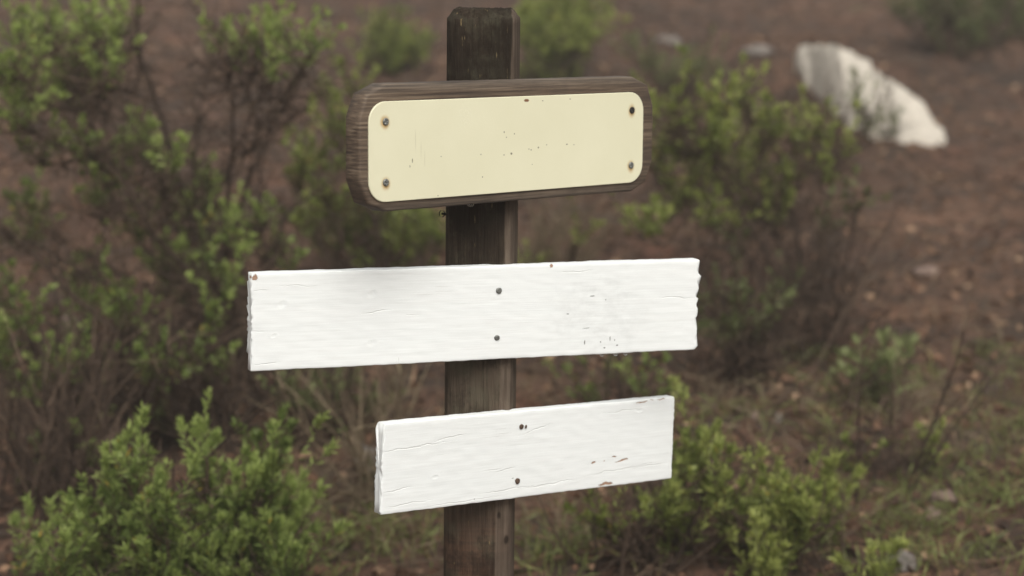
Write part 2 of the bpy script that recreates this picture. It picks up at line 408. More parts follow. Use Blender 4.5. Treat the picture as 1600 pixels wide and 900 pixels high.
# ------------------------------------------------------------------ the ground sheet
def axis_coords(dense0, dense1, step, far):
    a = list(np.arange(dense0, dense1 + 1e-6, step)); s = step; lo, hi = dense0, dense1
    while hi < far: s *= 1.25; hi += s; a.append(hi)
    s = step
    while lo > -far: s *= 1.25; lo -= s; a.insert(0, lo)
    return a
gx = axis_coords(-2.6, 3.0, 0.03, 120); gy = axis_coords(-0.6, 8.5, 0.035, 120)
gv = [(x, y, hills(x, y)) for y in gy for x in gx]
nx = len(gx); gf = [(j * nx + i, j * nx + i + 1, (j + 1) * nx + i + 1, (j + 1) * nx + i) for j in range(len(gy) - 1) for i in range(nx - 1)]
tag(new_mesh('ground', gv, gf, SOIL), kind='structure')
# thin mist: one closed box round the camera and everything else
HAZE = 0.009
ex, ey0, ey1, zb, zt = max(abs(gx[0]), gx[-1]) + 3, gy[0] - 3, gy[-1] + 3, min(v[2] for v in gv) - 1, max(v[2] for v in gv) + 1
hm = bpy.data.materials.new('mist'); hm.use_nodes = True; hn = hm.node_tree.nodes; hn.clear()
pv = hn.new('ShaderNodeVolumePrincipled'); pv.inputs['Color'].default_value = (0.96, 0.91, 0.83, 1); pv.inputs['Density'].default_value = HAZE; pv.inputs['Anisotropy'].default_value = 0.2
ho = hn.new('ShaderNodeOutputMaterial'); hm.node_tree.links.new(pv.outputs[0], ho.inputs['Volume'])
hb = new_mesh('haze', [(x, y, z) for z in (zb, zt) for y in (ey0, ey1) for x in (-ex, ex)], [(0, 2, 3, 1), (4, 5, 7, 6), (0, 1, 5, 4), (2, 6, 7, 3), (0, 4, 6, 2), (1, 3, 7, 5)], hm, None, False)
tag(hb, kind='stuff')

# ------------------------------------------------------------------ the signpost
AX = -0.042
base = np.array([AX, 0.0, hills(AX, 0.0)])
sp = thing('signpost', 'weathered round wooden post carrying a cream plate and two white planks', 'signpost', base)

# post: sawn square with eased corners, worn chamfered top
POST_TOP = 1.213
rings = []; SEG = 120
zs = list(np.linspace(-0.3, POST_TOP - 0.014, 190)) + [POST_TOP - 0.014 + 0.014 * k / 9 for k in range(1, 10)]
for zi, z in enumerate(zs):
    t = (z - POST_TOP + 0.014) / 0.014
    w = 0.0474 if t <= 0 else 0.0474 - 0.011 * t
    ring = []
    for k in range(SEG):
        a = 2 * math.pi * k / SEG
        b = a + R(5)
        r = w / (abs(math.cos(b)) ** 5 + abs(math.sin(b)) ** 5) ** (1 / 5)
        r += 0.0008 * mnoise.noise(Vector((math.cos(a) * 6, math.sin(a) * 6, z * 1.6))) + 0.0005 * mnoise.noise(Vector((math.cos(a) * 34, math.sin(a) * 34, z * 3)))
        cr = abs(((math.degrees(a) - (307 - 9 * (1.2 - z)) + 180) % 360) - 180)              # long drying crack near the right edge
        r -= 0.004 * max(0, 1 - cr / 3.2) * (0.45 + 0.55 * max(0, mnoise.noise(Vector((1, 2, z * 2.2))) + 0.4))
        zz = z
        if t > 0:
            q = Vector((r * math.cos(a), r * math.sin(a), z)) 
            n1 = mnoise.noise(q * 130) + 0.6 * mnoise.noise(q * 300); zz += 0.0024 * n1; r += 0.0022 * mnoise.noise(q * 170 + Vector((7, 0, 0)))
        lean = 0.0108 * (z - 0.8)
        ring.append((r * math.cos(a) + lean, r * math.sin(a), zz - base[2]))
    rings.append(np.array(ring))
post = loft('post', rings, post_mat(), sp, capsteps=14)
for v in post.data.vertices:                                                                  # rough sawn, rotted top
    if v.co.z > POST_TOP - base[2] - 0.001:
        v.co.z += 0.004 * mnoise.noise(Vector((v.co.x * 200, v.co.y * 200, 0.3))) - 0.002

def axes(yaw, roll, tilt=0.0):
    u0 = np.array([math.cos(yaw), math.sin(yaw), 0]); n0 = np.array([math.sin(yaw), -math.cos(yaw), 0]); z = np.array([0, 0, 1.0])
    v0 = z * math.cos(tilt) + n0 * math.sin(tilt); n = n0 * math.cos(tilt) - z * math.sin(tilt)
    return u0 * math.cos(roll) + v0 * math.sin(roll), v0 * math.cos(roll) - u0 * math.sin(roll), n
def place(o, c, yaw, roll):
    u, v, n = axes(R(yaw), R(roll))
    o.matrix_local = Matrix(((u[0], v[0], n[0], c[0] - base[0]), (u[1], v[1], n[1], c[1] - base[1]), (u[2], v[2], n[2], c[2] - base[2]), (0, 0, 0, 1)))

def plank(L, H, T, mat, seed, rough_l, rough_r, taper=0.0):
    sec = rounded_rect(H, T, 0.0016, 3, 0.0035)               # (v, n), front face at n = 0
    rings = []; us = [-L/2 + L * i / 130 for i in range(131)]
    us = [-L/2, -L/2 + 0.0008, -L/2 + 0.003] + us[1:-1] + [L/2 - 0.003, L/2 - 0.0008, L/2]
    for i, u in enumerate(us):
        ring = []
        endk = min(i, len(us) - 1 - i)
        sh = 1.0 if endk >= 2 else (0.992 if endk == 1 else 0.97)
        for (v, n) in sec:
            jv = 0.0006 * mnoise.noise(Vector((u * 22, v * 3 + seed, n * 60))) + 0.0006 * mnoise.noise(Vector((u * 90, seed, n * 90)))
            jn = 0.0004 * mnoise.noise(Vector((u * 40, v * 200, seed)))
            k = 1 if v > 0 else -1
            edge = min(1.0, abs(v) / (H/2))
            uu = u
            fl = max(0, 1 - (u + L/2) / 0.01); fr = max(0, 1 - (L/2 - u) / 0.01)
            uu += fl * rough_l * (mnoise.noise(Vector((v * 190, n * 120, seed + 4))) + 0.7 * mnoise.noise(Vector((v * 60, n * 40, seed))))
            uu += fr * rough_r * (mnoise.noise(Vector((v * 210, n * 120, seed + 9))) + 0.7 * mnoise.noise(Vector((v * 70, n * 40, seed + 2))))
            uu += fr * taper * (v / H)
            ring.append((uu, v * (1 + (sh - 1) * 0.3) + jv * edge, (n - 0) * sh - T/2 + jn))
        rings.append(np.array(ring))
    o = loft('plank', rings, mat, sp, capsteps=3)
    return o

def lathe(name, prof, mat, parent, seg=16, dent=0.0):
    v = []; f = []
    for i, (r, z) in enumerate(prof):
        for k in range(seg):
            a = 2 * math.pi * k / seg
            v.append((r * math.cos(a) * (1 + dent * math.sin(3 * a + 1)), r * math.sin(a), z))
    for i in range(len(prof) - 1):
        for k in range(seg):
            k2 = (k + 1) % seg
            f.append((i * seg + k, i * seg + k2, (i + 1) * seg + k2, (i + 1) * seg + k))
    f.append(tuple(reversed(range(seg)))); f.append(tuple((len(prof) - 1) * seg + k for k in range(seg)))
    return new_mesh(name, v, f, mat, parent)
def nail(parent, u, v, r, mat, tilt=(0, 0), dent=0.03):
    o = lathe('nail', [(r * .3, -0.012), (r * .3, -0.0003), (r, -0.0003), (r * 1.02, 0.0006), (r * .93, 0.0012), (r * .55, 0.0015), (r * .12, 0.0013)], mat, parent, 18, dent)
    o.location = (u, v, 0.0004); o.rotation_euler = (tilt[0], tilt[1], 0.4); return o
def screw(parent, u, v, z, r, mat, rot):
    # domed head with a cross recess pressed in
    prof = [(r * .35, -0.012), (r * .35, 0.0), (r * .98, 0.0), (r, 0.0008)]
    for i in range(1, 7):
        a = R(90 * i / 7); prof.append((r * math.cos(a), 0.0008 + 0.0019 * math.sin(a)))
    o = lathe('screw', prof, mat, parent, 28)
    for vt in o.data.vertices:
        if vt.co.z > 0.0009:
            x, y = vt.co.x, vt.co.y
            if (abs(x) < r * .2 and abs(y) < r * .72) or (abs(y) < r * .2 and abs(x) < r * .72): vt.co.z -= 0.0013
    o.location = (u, v, z); o.rotation_euler = (0, 0, rot); return o
def drop(parent, loc, r, sz=1.3):
    prof = [(0.0001, -1)] + [(math.cos(R(a)), math.sin(R(a))) for a in range(-80, 81, 16)] + [(0.0001, 1)]
    v = []; f = []; seg = 14
    for (q, h) in prof:
        for k in range(seg): v.append((q * r * math.cos(2 * math.pi * k / seg), h * r * sz, q * r * math.sin(2 * math.pi * k / seg)))
    for i in range(len(prof) - 1):
        for k in range(seg): f.append((i * seg + k, (i + 1) * seg + k, (i + 1) * seg + (k + 1) % seg, i * seg + (k + 1) % seg))
    o = new_mesh('water_drop', v, f, WATER, parent); o.location = loc; return o

# upper white plank (wide)
PL1 = paint_mat('white_paint_wide_plank',
    chips=[(-0.3145, 0.0575, 0.004, 0.0045, 0.5), (0.096, 0.0615, 0.0026, 0.0025)],
    dents=[(-0.278, 0.022, 0.005, 0.0035, 0.3), (-0.157, 0.032, 0.005, 0.004, 0.3), (-0.157, -0.034, 0.0055, 0.0035, 0.3), (-0.289, -0.018, 0.003, 0.002)],
    cracks=[(-0.150, 0.008, 0.016, 0.0007, 0.13), (-0.31, -0.011, 0.009, 0.0005, 0), (-0.298, -0.053, 0.012, 0.0006, 0.03), (0.285, 0.011, 0.022, 0.0006, -0.03), (-0.305, 0.041, 0.009, 0.0005, .1), (-0.255, 0.046, 0.022, 0.0004, -0.03),
            (0.135, 0.053, 0.02, 0.0005, 0), (-0.12, -0.058, 0.0006, 0.003), (-0.10, 0.002, 0.008, 0.0004, 0)],
    smudge=(0.165, -0.005, 0.062, 0.055),
    specks=[(0.148, -0.046, 0.0009, 0.003), (0.186, -0.042, 0.0007, 0.0032), (0.172, -0.046, 0.0007, 0.0012), (0.193, -0.045, 0.0006, 0.0014), (0.178, -0.054, 0.0013, 0.001), (0.197, -0.053, 0.0015, 0.001), (0.15, -0.026, 0.005, 0.0004), (0.178, 0.012, 0.0008, 0.0008), (0.158, 0.018, 0.004, 0.0007), (0.122, -0.006, 0.002, 0.0008)])
b1 = plank(0.6365, 0.1272, 0.020, PL1, 3.0, 0.0042, 0.0050, 0.0)
B1C = None
place(b1, (-0.0373, -0.0703, 0.8085), 21.47, -1.31)
tag(b1, 'wide white painted plank with a chip at its upper left corner')
nail(b1, 0.0203, 0.0302, 0.0042, STEEL, (0.02, 0.05)); nail(b1, 0.0189, -0.0338, 0.0038, STEEL, (0.1, -0.12))
for du, r in ((0.178, 0.0034), (0.199, 0.0036), (0.214, 0.0034)): drop(b1, (du, -0.0655, -0.008), r, 0.85)

# lower white plank (short)
PL2 = paint_mat('white_paint_short_plank',
    chips=[(0.1027, -0.0225, 0.0040, 0.0017, 0.1), (0.1551, -0.0245, 0.015, 0.0013, 0.10), (0.141, -0.0175, 0.0045, 0.0012, 0.05), (0.122, -0.0235, 0.001, 0.001), (0.127, -0.0565, 0.014, 0.0024, 0.04), (0.186, 0.0575, 0.011, 0.0010, 0.0), (0.222, 0.059, 0.008, 0.0009, 0.0), (0.205, 0.058, 0.004, 0.0007)],
    dents=[(-0.165, -0.018, 0.004, 0.002), (0.182, 0.046, 0.006, 0.002)],
    cracks=[(-0.20, 0.026, 0.042, 0.0008, 0.05), (-0.225, -0.030, 0.017, 0.0006, 0.06), (-0.205, -0.050, 0.028, 0.0007, 0.05), (-0.045, -0.047, 0.035, 0.0006, 0.03), (0.025, -0.046, 0.040, 0.0009, 0.04), (0.16, -0.037, 0.055, 0.0007, 0.06), (0.20, -0.037, 0.035, 0.0006, 0.03),
            (-0.07, -0.017, 0.012, 0.0005, 0.02), (-0.05, -0.019, 0.012, 0.0006, 0.1), (-0.145, 0.034, 0.02, 0.0006, 0.12), (0.0, 0.033, 0.02, 0.0006, 0.2), (-0.12, -0.056, 0.05, 0.0005, 0.03), (0.15, 0.047, 0.03, 0.0005, 0.02)],
    specks=[(-0.037, -0.033, 0.0016, 0.0006), (-0.1, -0.055, 0.0010, 0.0007)])
b2 = plank(0.4971, 0.1210, 0.018, PL2, 8.0, 0.0040, 0.0014, -0.002)
place(b2, (0.0324, -0.0318, 0.6078), 36.08, -2.97)
tag(b2, 'short white painted plank with brown chips on its right half')
nail(b2, -0.0267, 0.0389, 0.0036, RUSTY, (0.1, 0.1)); o = nail(b2, -0.0192, 0.0383, 0.0024, RUSTY, (0.3, 0.5)); nail(b2, -0.0294, -0.0365, 0.0040, RUSTY, (-0.05, 0.1), 0.08)

# brown framed board with its cream plate
FL, FH, FT = 0.5170, 0.1600, 0.032
ring0 = rounded_rect(FL, FH, 0.041, 2, 0.012)
rings = []
for (ins, n) in ((0.004, -FT), (0.0, -FT + 0.004), (0.0, -FT * .6), (0.0, -FT * .3), (0.0, -0.005), (0.0003, -0.0022), (0.0013, -0.0007), (0.0030, 0.0)):
    k = np.array([1 - 2 * ins / FL, 1 - 2 * ins / FH]); rr = ring0 * k
    q = []
    for (a, b) in rr:
        j = 0.0008 * mnoise.noise(Vector((a * 25, b * 40, n * 30))) + 0.0005 * mnoise.noise(Vector((a * 90, b * 90, n * 50)))
        s = 1 + j / 0.12
        q.append((a * (1 + j / 0.25), b * s, n))
    rings.append(np.array(q))
fr = loft('sign_board', rings, frame_mat(), sp, capsteps=8, smooth=True)
place(fr, (0.0050, -0.0684 + 0.0, 1.0395), 41.48, -0.60)
tag(fr, 'brown weathered board with rounded corners')
SCR = [(-0.2201, 0.0335), (-0.2199, -0.0426), (0.2126, 0.0338), (0.2124, -0.0428)]
PW, PH, PU, PV = 0.4815, 0.1258, -0.005, -0.0044
pr = rounded_rect(PW, PH, 0.026, 10, 0.012)
rings = [pr * 1.0, pr, pr * np.array([1 - .0012 / PW, 1 - .0012 / PH])]
rings = [np.column_stack([r[:, 0], r[:, 1], np.full(len(r), z)]) for r, z in zip(rings, (0.0006, 0.0022, 0.0028))]
pl = loft('plate', rings, plate_mat([(u - PU, v - PV) for u, v in SCR]), fr, capsteps=6, smooth=False)
pl.location = (PU, PV, 0.0)
for i, (u, v) in enumerate(SCR):
    screw(fr, u, v, 0.0029, 0.0047, BLACK if i == 2 else STEEL, 0.5 + i)
drop(fr, (-0.0745, -0.0805, -0.004), 0.0048, 0.55)
# bent screw sticking out of the post under the board
tb = Tubes(); q0 = at(704, 336, -0.02); q1 = at(691, 334, -0.035)
tb.add([q0, (q0 + q1) / 2, q1], 0.0016, 0.0016, 8); dn = (q1 - q0) / np.linalg.norm(q1 - q0)
tb.add([q1 - dn * .0006, q1, q1 + dn * 0.0018, q1 + dn * .0019], 0.0048, 0.0046, 10)
tb.build('screw', BLACK, post, base)

# ------------------------------------------------------------------ shrubs
UPV = np.array([0, 0, 1.0])
def unit(v): return v / (np.linalg.norm(v) + 1e-9)
def bez(a, b, c, n): 
    t = np.linspace(0, 1, n)[:, None]; return a * (1 - t) ** 2 + b * 2 * t * (1 - t) + c * t ** 2
def crook(pts, amp):
    n = len(pts); j = rng.normal(size=(n, 3)) * amp; j[0] = 0; return pts + np.cumsum(j, 0) * np.linspace(0, 1, n)[:, None] * 0.5

def shrub(label, base_px, clumps, y, leaf=LEAF_DEEP, dens=1.0, L=0.019, Wd=0.0062, nleaf=34, sl=(0.045, 0.085), spread=0.2, stem_r=0.006, dead=8, tone=0.55, trunk_pts=None, cat='shrub', name='shrub', group='shrubs on the slope round the signpost', up=0.75, extra=None, bare=0, deadleaf=7, puff=0.9, twig_mat=None):
    p = ground_at(*base_px) if len(base_px) == 2 else np.array([at(base_px[0], base_px[1], base_px[2])[0], base_px[2], 0])
    p[2] = hills(p[0], p[1]); 
    root = thing(name, label, cat, p, group)
    st, fo, dr, dl = Tubes(), Leaves(), Tubes(), Leaves()
    trunks = []
    for (path, r0) in (extra or []):
        q = np.array([at(a, b2, y + dy) for a, b2, dy in path]); n = len(q); tt = np.linspace(0, n - 1, n * 6)
        pp = crook(np.array([[np.interp(t, range(n), q[:, k]) for k in range(3)] for t in tt]), 0.007); trunks.append(pp)
        st.add(pp, r0, r0 * 0.35, 6, rng.uniform(0, 0.5))
        for t in pp[3:]:
            for z_ in range(3):
                d = unit(rng.normal(size=3) + UPV * .4); ln = rng.uniform(.03, .13)
                dr.add(crook(bez(t, t + d * ln * .5, t + d * ln, 5), .006), 0.0013, 0.0005, 3, rng.uniform(0, .9))
                m = 5; dl.add(t + d * ln * rng.random((m, 1)), rng.normal(size=(m, 3)), rng.uniform(0.006, 0.015, m), rng.uniform(0.002, 0.0045, m), np.clip(rng.normal(0.45, 0.22, m), 0, 1))
    for cl in clumps:
        cx, cy, cr = cl[0], cl[1], cl[2] * puff; yy = (y + cl[3]) if len(cl) > 3 else y + rng.uniform(-1, 1) * spread
        c = at(cx, cy, yy); r = cr * (yy + 2.7) / FPX
        gz = hills(c[0], c[1])
        b = p + np.array([rng.normal() * 0.03, rng.normal() * 0.03, -0.03])
        c = c - UPV * sum(sl) * 0.28
        c0 = c - UPV * r * 0.5
        mid = b * 0.45 + c0 * 0.55; mid[2] = b[2] * 0.3 + c0[2] * 0.7 if rng.random() < 0.5 else b[2] * 0.6 + c0[2] * 0.4
        mid += rng.normal(size=3) * 0.05 * np.linalg.norm(c0 - b)
        sr = stem_r
        if trunks:                                                             # leave the nearest main stem a little below the clump
            best = None
            for pp in trunks:
                k = int(np.argmin(np.linalg.norm(pp - c0, axis=1))); dd = np.linalg.norm(pp[k] - c0)
                if best is None or dd < best[0]: best = (dd, pp[max(0, k - 1 - int(dd / 0.05))])
            b = best[1]; sr = stem_r * 0.5; mid = (b + c0) / 2 + rng.normal(size=3) * 0.12 * best[0] - UPV * 0.08 * best[0]
        pts = crook(bez(b, mid, c0, 14), 0.008)
        st.add(pts, sr * rng.uniform(0.7, 1.2), sr * 0.35, 6, rng.uniform(0.1, 0.8))
        n = max(4, int(dens * 24 * (r / 0.06) ** 1.6))
        ctone = tone + rng.normal() * 0.10 + (0.07 if cy < 150 else 0)
        for k in range(n):
            o = rng.normal(size=3); o = o / np.linalg.norm(o) * rng.random() ** 0.45
            s0 = c + o * np.array([r, r, r * 0.85])
            if s0[2] < hills(s0[0], s0[1]) + 0.01: continue
            d = unit(UPV * up + np.array([o[0], o[1], o[2] * 0.5]) * 0.75 + rng.normal(size=3) * 0.22)
            sz = rng.uniform(0.6, 1.3); ln = rng.uniform(*sl) * sz * (1.7 if rng.random() < 0.16 else 1.0); s1 = s0 + d * ln; s0b = s0 - d * ln * 0.3
            bend = rng.normal(size=3) * ln * 0.12
            att = pts[rng.integers(8, 14)]
            st.add(crook(bez(att, (att + s0b) / 2 + rng.normal(size=3) * 0.012, s0b, 5), 0.003), 0.0016, 0.0011, 4, rng.uniform(0.2, 1))
            path = bez(s0b, s0 + bend, s1, 5); st.add(path, 0.0011, 0.0006, 4, 0.5)
            nl = int(nleaf * rng.uniform(0.8, 1.2)); t = rng.random(nl) ** 0.75
            nt = int(nl * 0.42); t[:nt] = rng.uniform(0.88, 1.0, nt); stone_ = ctone + rng.normal() * 0.11                     # rosette of young leaves at the tip
            P = s0b * ((1 - t) ** 2)[:, None] + (s0 + bend) * (2 * t * (1 - t))[:, None] + s1 * (t ** 2)[:, None]
            side = np.cross(d, rng.normal(size=(nl, 3))); side /= np.linalg.norm(side, axis=1, keepdims=True)
            op = (1.05 - 0.5 * t)[:, None]
            D = d * (1 - 0.45 * op) + side * op + rng.normal(size=(nl, 3)) * 0.15
            LL = L * sz ** 0.6 * rng.uniform(0.6, 1.3, nl) * (1.1 - 0.35 * t)
            T = np.clip(stone_ + (t - 0.62) * 0.55 + rng.normal(size=nl) * 0.10, 0.05, 0.93)
            yel = rng.random(nl); T[yel < 0.007] = 1.0; T[(yel > 0.97) & (t < 0.4)] = 0.02
            fo.add(P, D, LL, Wd * rng.uniform(0.8, 1.2, nl), T)
        for k in range(dead):                                                  # dry side twigs below the green
            a = pts[rng.integers(4, 14)]; d = unit(rng.normal(size=3) + UPV * 0.5); ln = rng.uniform(0.04, 0.20)
            tw = crook(bez(a, a + d * ln * 0.5 + rng.normal(size=3) * 0.015, a + d * ln, 6), 0.006); dr.add(tw, 0.0018, 0.0007, 4, rng.uniform(0, 0.9))
            for q in range(2):
                a2 = tw[rng.integers(2, 5)]; d2 = unit(d + rng.normal(size=3) * 0.8); dr.add([a2, a2 + d2 * ln * .25 + rng.normal(size=3) * .004, a2 + d2 * ln * .5], 0.0011, 0.0005, 3, rng.uniform(0, 0.9))
            m = deadleaf
            t = rng.random(m); ii = (t * 4.99).astype(int)
            dl.add(tw[ii] + rng.normal(size=(m, 3)) * 0.004, unit(d) * 0.4 + rng.normal(size=(m, 3)), rng.uniform(0.006, 0.014, m), rng.uniform(0.002, 0.0045, m), np.clip(rng.normal(0.45, 0.22, m), 0, 1))
    for k in range(bare):                                                      # bare grey-brown stems without leaves
        h = rng.uniform(0.18, 0.42); d = unit(np.array([rng.normal() * 0.45, rng.normal() * 0.45, 1])); b = p + np.array([rng.normal() * 0.05, rng.normal() * 0.05, -0.02])
        pts = crook(bez(b, b + d * h * .5 + rng.normal(size=3) * .03, b + d * h, 9), 0.008); dr.add(pts, 0.0035, 0.0012, 5, rng.uniform(0.1, 0.8))
        for q in range(5):
            a2 = pts[rng.integers(3, 9)]; d2 = unit(d + rng.normal(size=3) * 0.6); ln = rng.uniform(.05, .16)
            dr.add(crook(bez(a2, a2 + d2 * ln * .5, a2 + d2 * ln, 5), .005), 0.0016, 0.0006, 4, rng.uniform(0.1, 1))
    st.build('branches', BARK, root, p)
    if fo.B: fo.build('foliage', leaf, root, p)
    if dr.v: dr.build('dry_twigs', twig_mat or BARK, root, p)
    if dl.B: dl.build('dead_leaves', DRY, root, p)
    return root

# tall straggly shrub on the left
shrub('tall straggly shrub with dark crooked stems and green tips left of the signpost', (400, 640),
    [(120, 60, 60), (60, 30, 50), (165, 85, 40), (105, 125, 45), (30, 110, 48), (20, 155, 45), (52, 205, 36), (0, 70, 45), (175, 30, 35), (140, 20, 40), (90, 90, 40),
     (340, 45, 22), (372, 62, 24), (410, 30, 26), (452, 40, 28), (485, 50, 26), (425, 85, 24), (465, 75, 24),
     (205, 205, 32), (240, 228, 34), (268, 242, 26), (130, 215, 30), (175, 250, 36), (45, 310, 36), (40, 350, 32), (250, 300, 42), (300, 325, 40), (262, 390, 42), (215, 345, 36),
     (360, 350, 24), (430, 372, 26), (448, 388, 20), (400, 330, 30), (330, 270, 26), (150, 285, 34), (120, 430, 36), (175, 450, 34), (320, 400, 36), (290, 440, 34), (350, 430, 30)],
    1.9, LEAF_DEEP, dens=0.95, L=0.021, Wd=0.0052, puff=0.78, stem_r=0.006, dead=22, spread=0.34, tone=0.70, nleaf=36, deadleaf=9,
    extra=[([(420, 640, 0), (345, 470, -.1), (250, 370, -.15), (165, 230, -.15), (110, 120, -.1)], 0.010), ([(430, 630, 0), (320, 420, .1), (262, 220, .15), (228, 110, .15), (208, 0, .1)], 0.009),
           ([(410, 640, 0), (350, 400, 0), (368, 230, 0), (375, 100, 0)], 0.008), ([(420, 620, .1), (365, 350, .1), (420, 200, .1), (478, 160, .1)], 0.007), ([(430, 650, -.1), (230, 480, -.2), (90, 400, -.2), (0, 355, -.2)], 0.008), ([(300, 620, -.2), (120, 470, -.25), (40, 380, -.25), (-20, 330, -.3)], 0.007),
           ([(400, 640, .05), (330, 380, .05), (300, 300, .1), (318, 180, .1)], 0.006), ([(420, 640, 0), (400, 470, .1), (440, 330, .2), (540, 250, .3)], 0.006)])
shrub('low tangled shrub with green tufts at the left edge of the photo', (170, 660),
    [(15, 440, 30), (30, 480, 30), (0, 530, 40), (100, 545, 42), (150, 585, 30), (215, 500, 36), (200, 465, 34), (240, 560, 34), (330, 490, 26), (130, 500, 30), (60, 590, 30), (20, 600, 30), (290, 540, 30), (350, 560, 26)],
    1.65, LEAF_DEEP, dens=0.8, dead=22, spread=0.25, tone=0.5, deadleaf=8, bare=14)
shrub('dim green shrub showing under the left half of the wide white plank', (500, 690), [(500, 600, 40), (470, 625, 28), (540, 590, 30), (450, 590, 26), (580, 610, 24), (520, 640, 24)], 1.7, LEAF_DARK, dens=1.0, dead=18, tone=0.6, bare=10)
shrub('leafless tangle of brown twigs between the left shrubs', (330, 690), [(120, 640, 20), (60, 690, 20), (250, 640, 20)], 1.5, LEAF_DARK, dens=0.25, dead=60, spread=0.3, bare=46, deadleaf=10)
shrub('low heap of dry brown brushwood in the lower left corner above the dense shrub', (90, 800), [(60, 760, 14), (150, 700, 14)], 1.25, LEAF_DEEP, dens=0.3, dead=50, spread=0.25, bare=50, deadleaf=8)
shrub('thin clump of dry stems left of the post beside the short white plank', (600, 790), [(570, 720, 12), (640, 760, 10)], 1.25, LEAF_DARK, dens=0.4, dead=20, spread=0.1, bare=26, deadleaf=6, twig_mat=STRAW)
# bottom left, near the post
shrub('dense bright green shrub with upright spires at the lower left', (290, 1010, 0.78),
    [(190, 745, 36), (172, 790, 42), (312, 690, 20), (328, 722, 24), (425, 692, 26), (420, 732, 32), (442, 765, 32), (366, 758, 34), (350, 795, 42), (240, 805, 46), (140, 845, 42), (50, 870, 44), (95, 855, 36), (300, 855, 56), (390, 835, 46), (452, 865, 38), (212, 875, 48), (452, 805, 28), (100, 890, 40), (340, 890, 50), (270, 780, 30), (180, 900, 40), (410, 890, 40), (210, 700, 8), (250, 890, 50)],
    0.78, LEAF_DEEP, dens=1.5, puff=0.78, L=0.023, Wd=0.0038, nleaf=84, spread=0.15, dead=12, tone=0.62, up=1.25, sl=(0.05, 0.10))
# behind the signpost
shrub('small blurred shrub on the slope just left of the post top', (615, 118), [(610, 50, 34), (598, 80, 34), (642, 65, 30), (620, 95, 26)], 6.05, LEAF_LIME, dens=0.7, L=0.032, Wd=0.013, nleaf=28, dead=14, tone=0.45, sl=(.06, .1), bare=8)
shrub('blurred yellowish shrub just right of the post top', (875, 138), [(850, 20, 40), (892, 12, 38), (912, 48, 32), (862, 68, 38), (832, 40, 28), (880, 95, 30), (840, 95, 26)], 5.8, LEAF_LIME, dens=0.75, L=0.032, Wd=0.013, nleaf=28, dead=16, tone=0.5, sl=(.06, .1), bare=10)
shrub('sparse shrub of small pale clumps above the large right hand shrub', (1060, 150), [(1040, 105, 26), (1090, 90, 22), (1010, 85, 20), (1070, 120, 24), (985, 70, 18), (1120, 105, 20)], 5.3, LEAF_DARK, dens=0.6, L=0.022, Wd=0.008, nleaf=24, dead=14, tone=0.6, bare=8)
shrub('green shrub behind the left end of the cream sign', (590, 490),
    [(562, 118, 20), (512, 140, 18), (522, 168, 22), (545, 205, 26), (488, 240, 26), (470, 262, 26), (520, 290, 34), (560, 345, 40), (620, 355, 40), (662, 365, 36), (600, 385, 36), (645, 392, 34), (530, 372, 34), (500, 330, 30), (690, 350, 26), (470, 320, 26), (590, 250, 40), (640, 300, 40)],
    2.7, LEAF_LIME, dens=0.8, dead=12, tone=0.42, stem_r=0.005, L=0.023, Wd=0.008, nleaf=32)
shrub('pale dry bush of thin straw stems right of the post between the signs', (860, 480), [(830, 400, 16), (900, 350, 16)], 2.6, LEAF_LIME, dens=0.7, dead=20, bare=44, tone=0.5, twig_mat=STRAW)
shrub('large bright green shrub right of the cream sign', (1215, 500),
    [(1060, 160, 46), (1120, 152, 42), (1162, 138, 32), (1202, 172, 38), (1110, 205, 46), (1172, 222, 46), (1232, 190, 32), (1262, 205, 28), (1292, 188, 24), (1312, 222, 22), (1300, 250, 18), (1075, 222, 38), (1142, 262, 42), (1202, 262, 38), (1250, 250, 28), (1182, 302, 32), (1212, 310, 30), (1225, 282, 28), (1080, 272, 34), (1050, 300, 36), (1010, 330, 40), (1100, 320, 34), (1040, 220, 40), (1000, 180, 40), (1150, 340, 26)],
    2.6, LEAF_LIME, dens=0.70, puff=0.74, L=0.024, Wd=0.0080, nleaf=30, dead=16, tone=0.60, spread=0.32, stem_r=0.006,
    extra=[([(1225, 520, 0), (1235, 410, 0), (1170, 300, -.1), (1085, 215, -.1)], 0.008), ([(1235, 520, 0), (1250, 400, .1), (1230, 300, .1), (1195, 180, .15)], 0.008), ([(1245, 520, 0), (1290, 370, 0), (1300, 290, 0), (1310, 215, 0)], 0.007),
           ([(1220, 520, 0), (1180, 420, .1), (1100, 330, .1), (1030, 300, .15)], 0.007), ([(1230, 520, -.1), (1200, 400, -.15), (1130, 280, -.2), (1060, 180, -.2)], 0.007)])
shrub('bare dark twiggy bush right of the wide white plank', (1265, 560), [(1290, 330, 16), (1150, 400, 18), (1330, 300, 14), (1240, 420, 14)], 2.25, LEAF_DARK, dens=0.5, dead=26, bare=36, tone=0.5, deadleaf=6)
shrub('dull olive shrub beside the right end of the wide white plank', (1165, 590), [(1160, 470, 34), (1182, 502, 30), (1140, 500, 30), (1200, 460, 26), (1120, 450, 26)], 1.95, LEAF_DARK, dens=0.7, dead=22, tone=0.35, bare=16)
shrub('small green shrub showing between the two white planks', (985, 670), [(972, 592, 26), (1012, 592, 22), (940, 600, 24), (990, 575, 22), (1030, 600, 16)], 1.75, LEAF_DEEP, dens=0.8, dead=10, tone=0.55, bare=8)
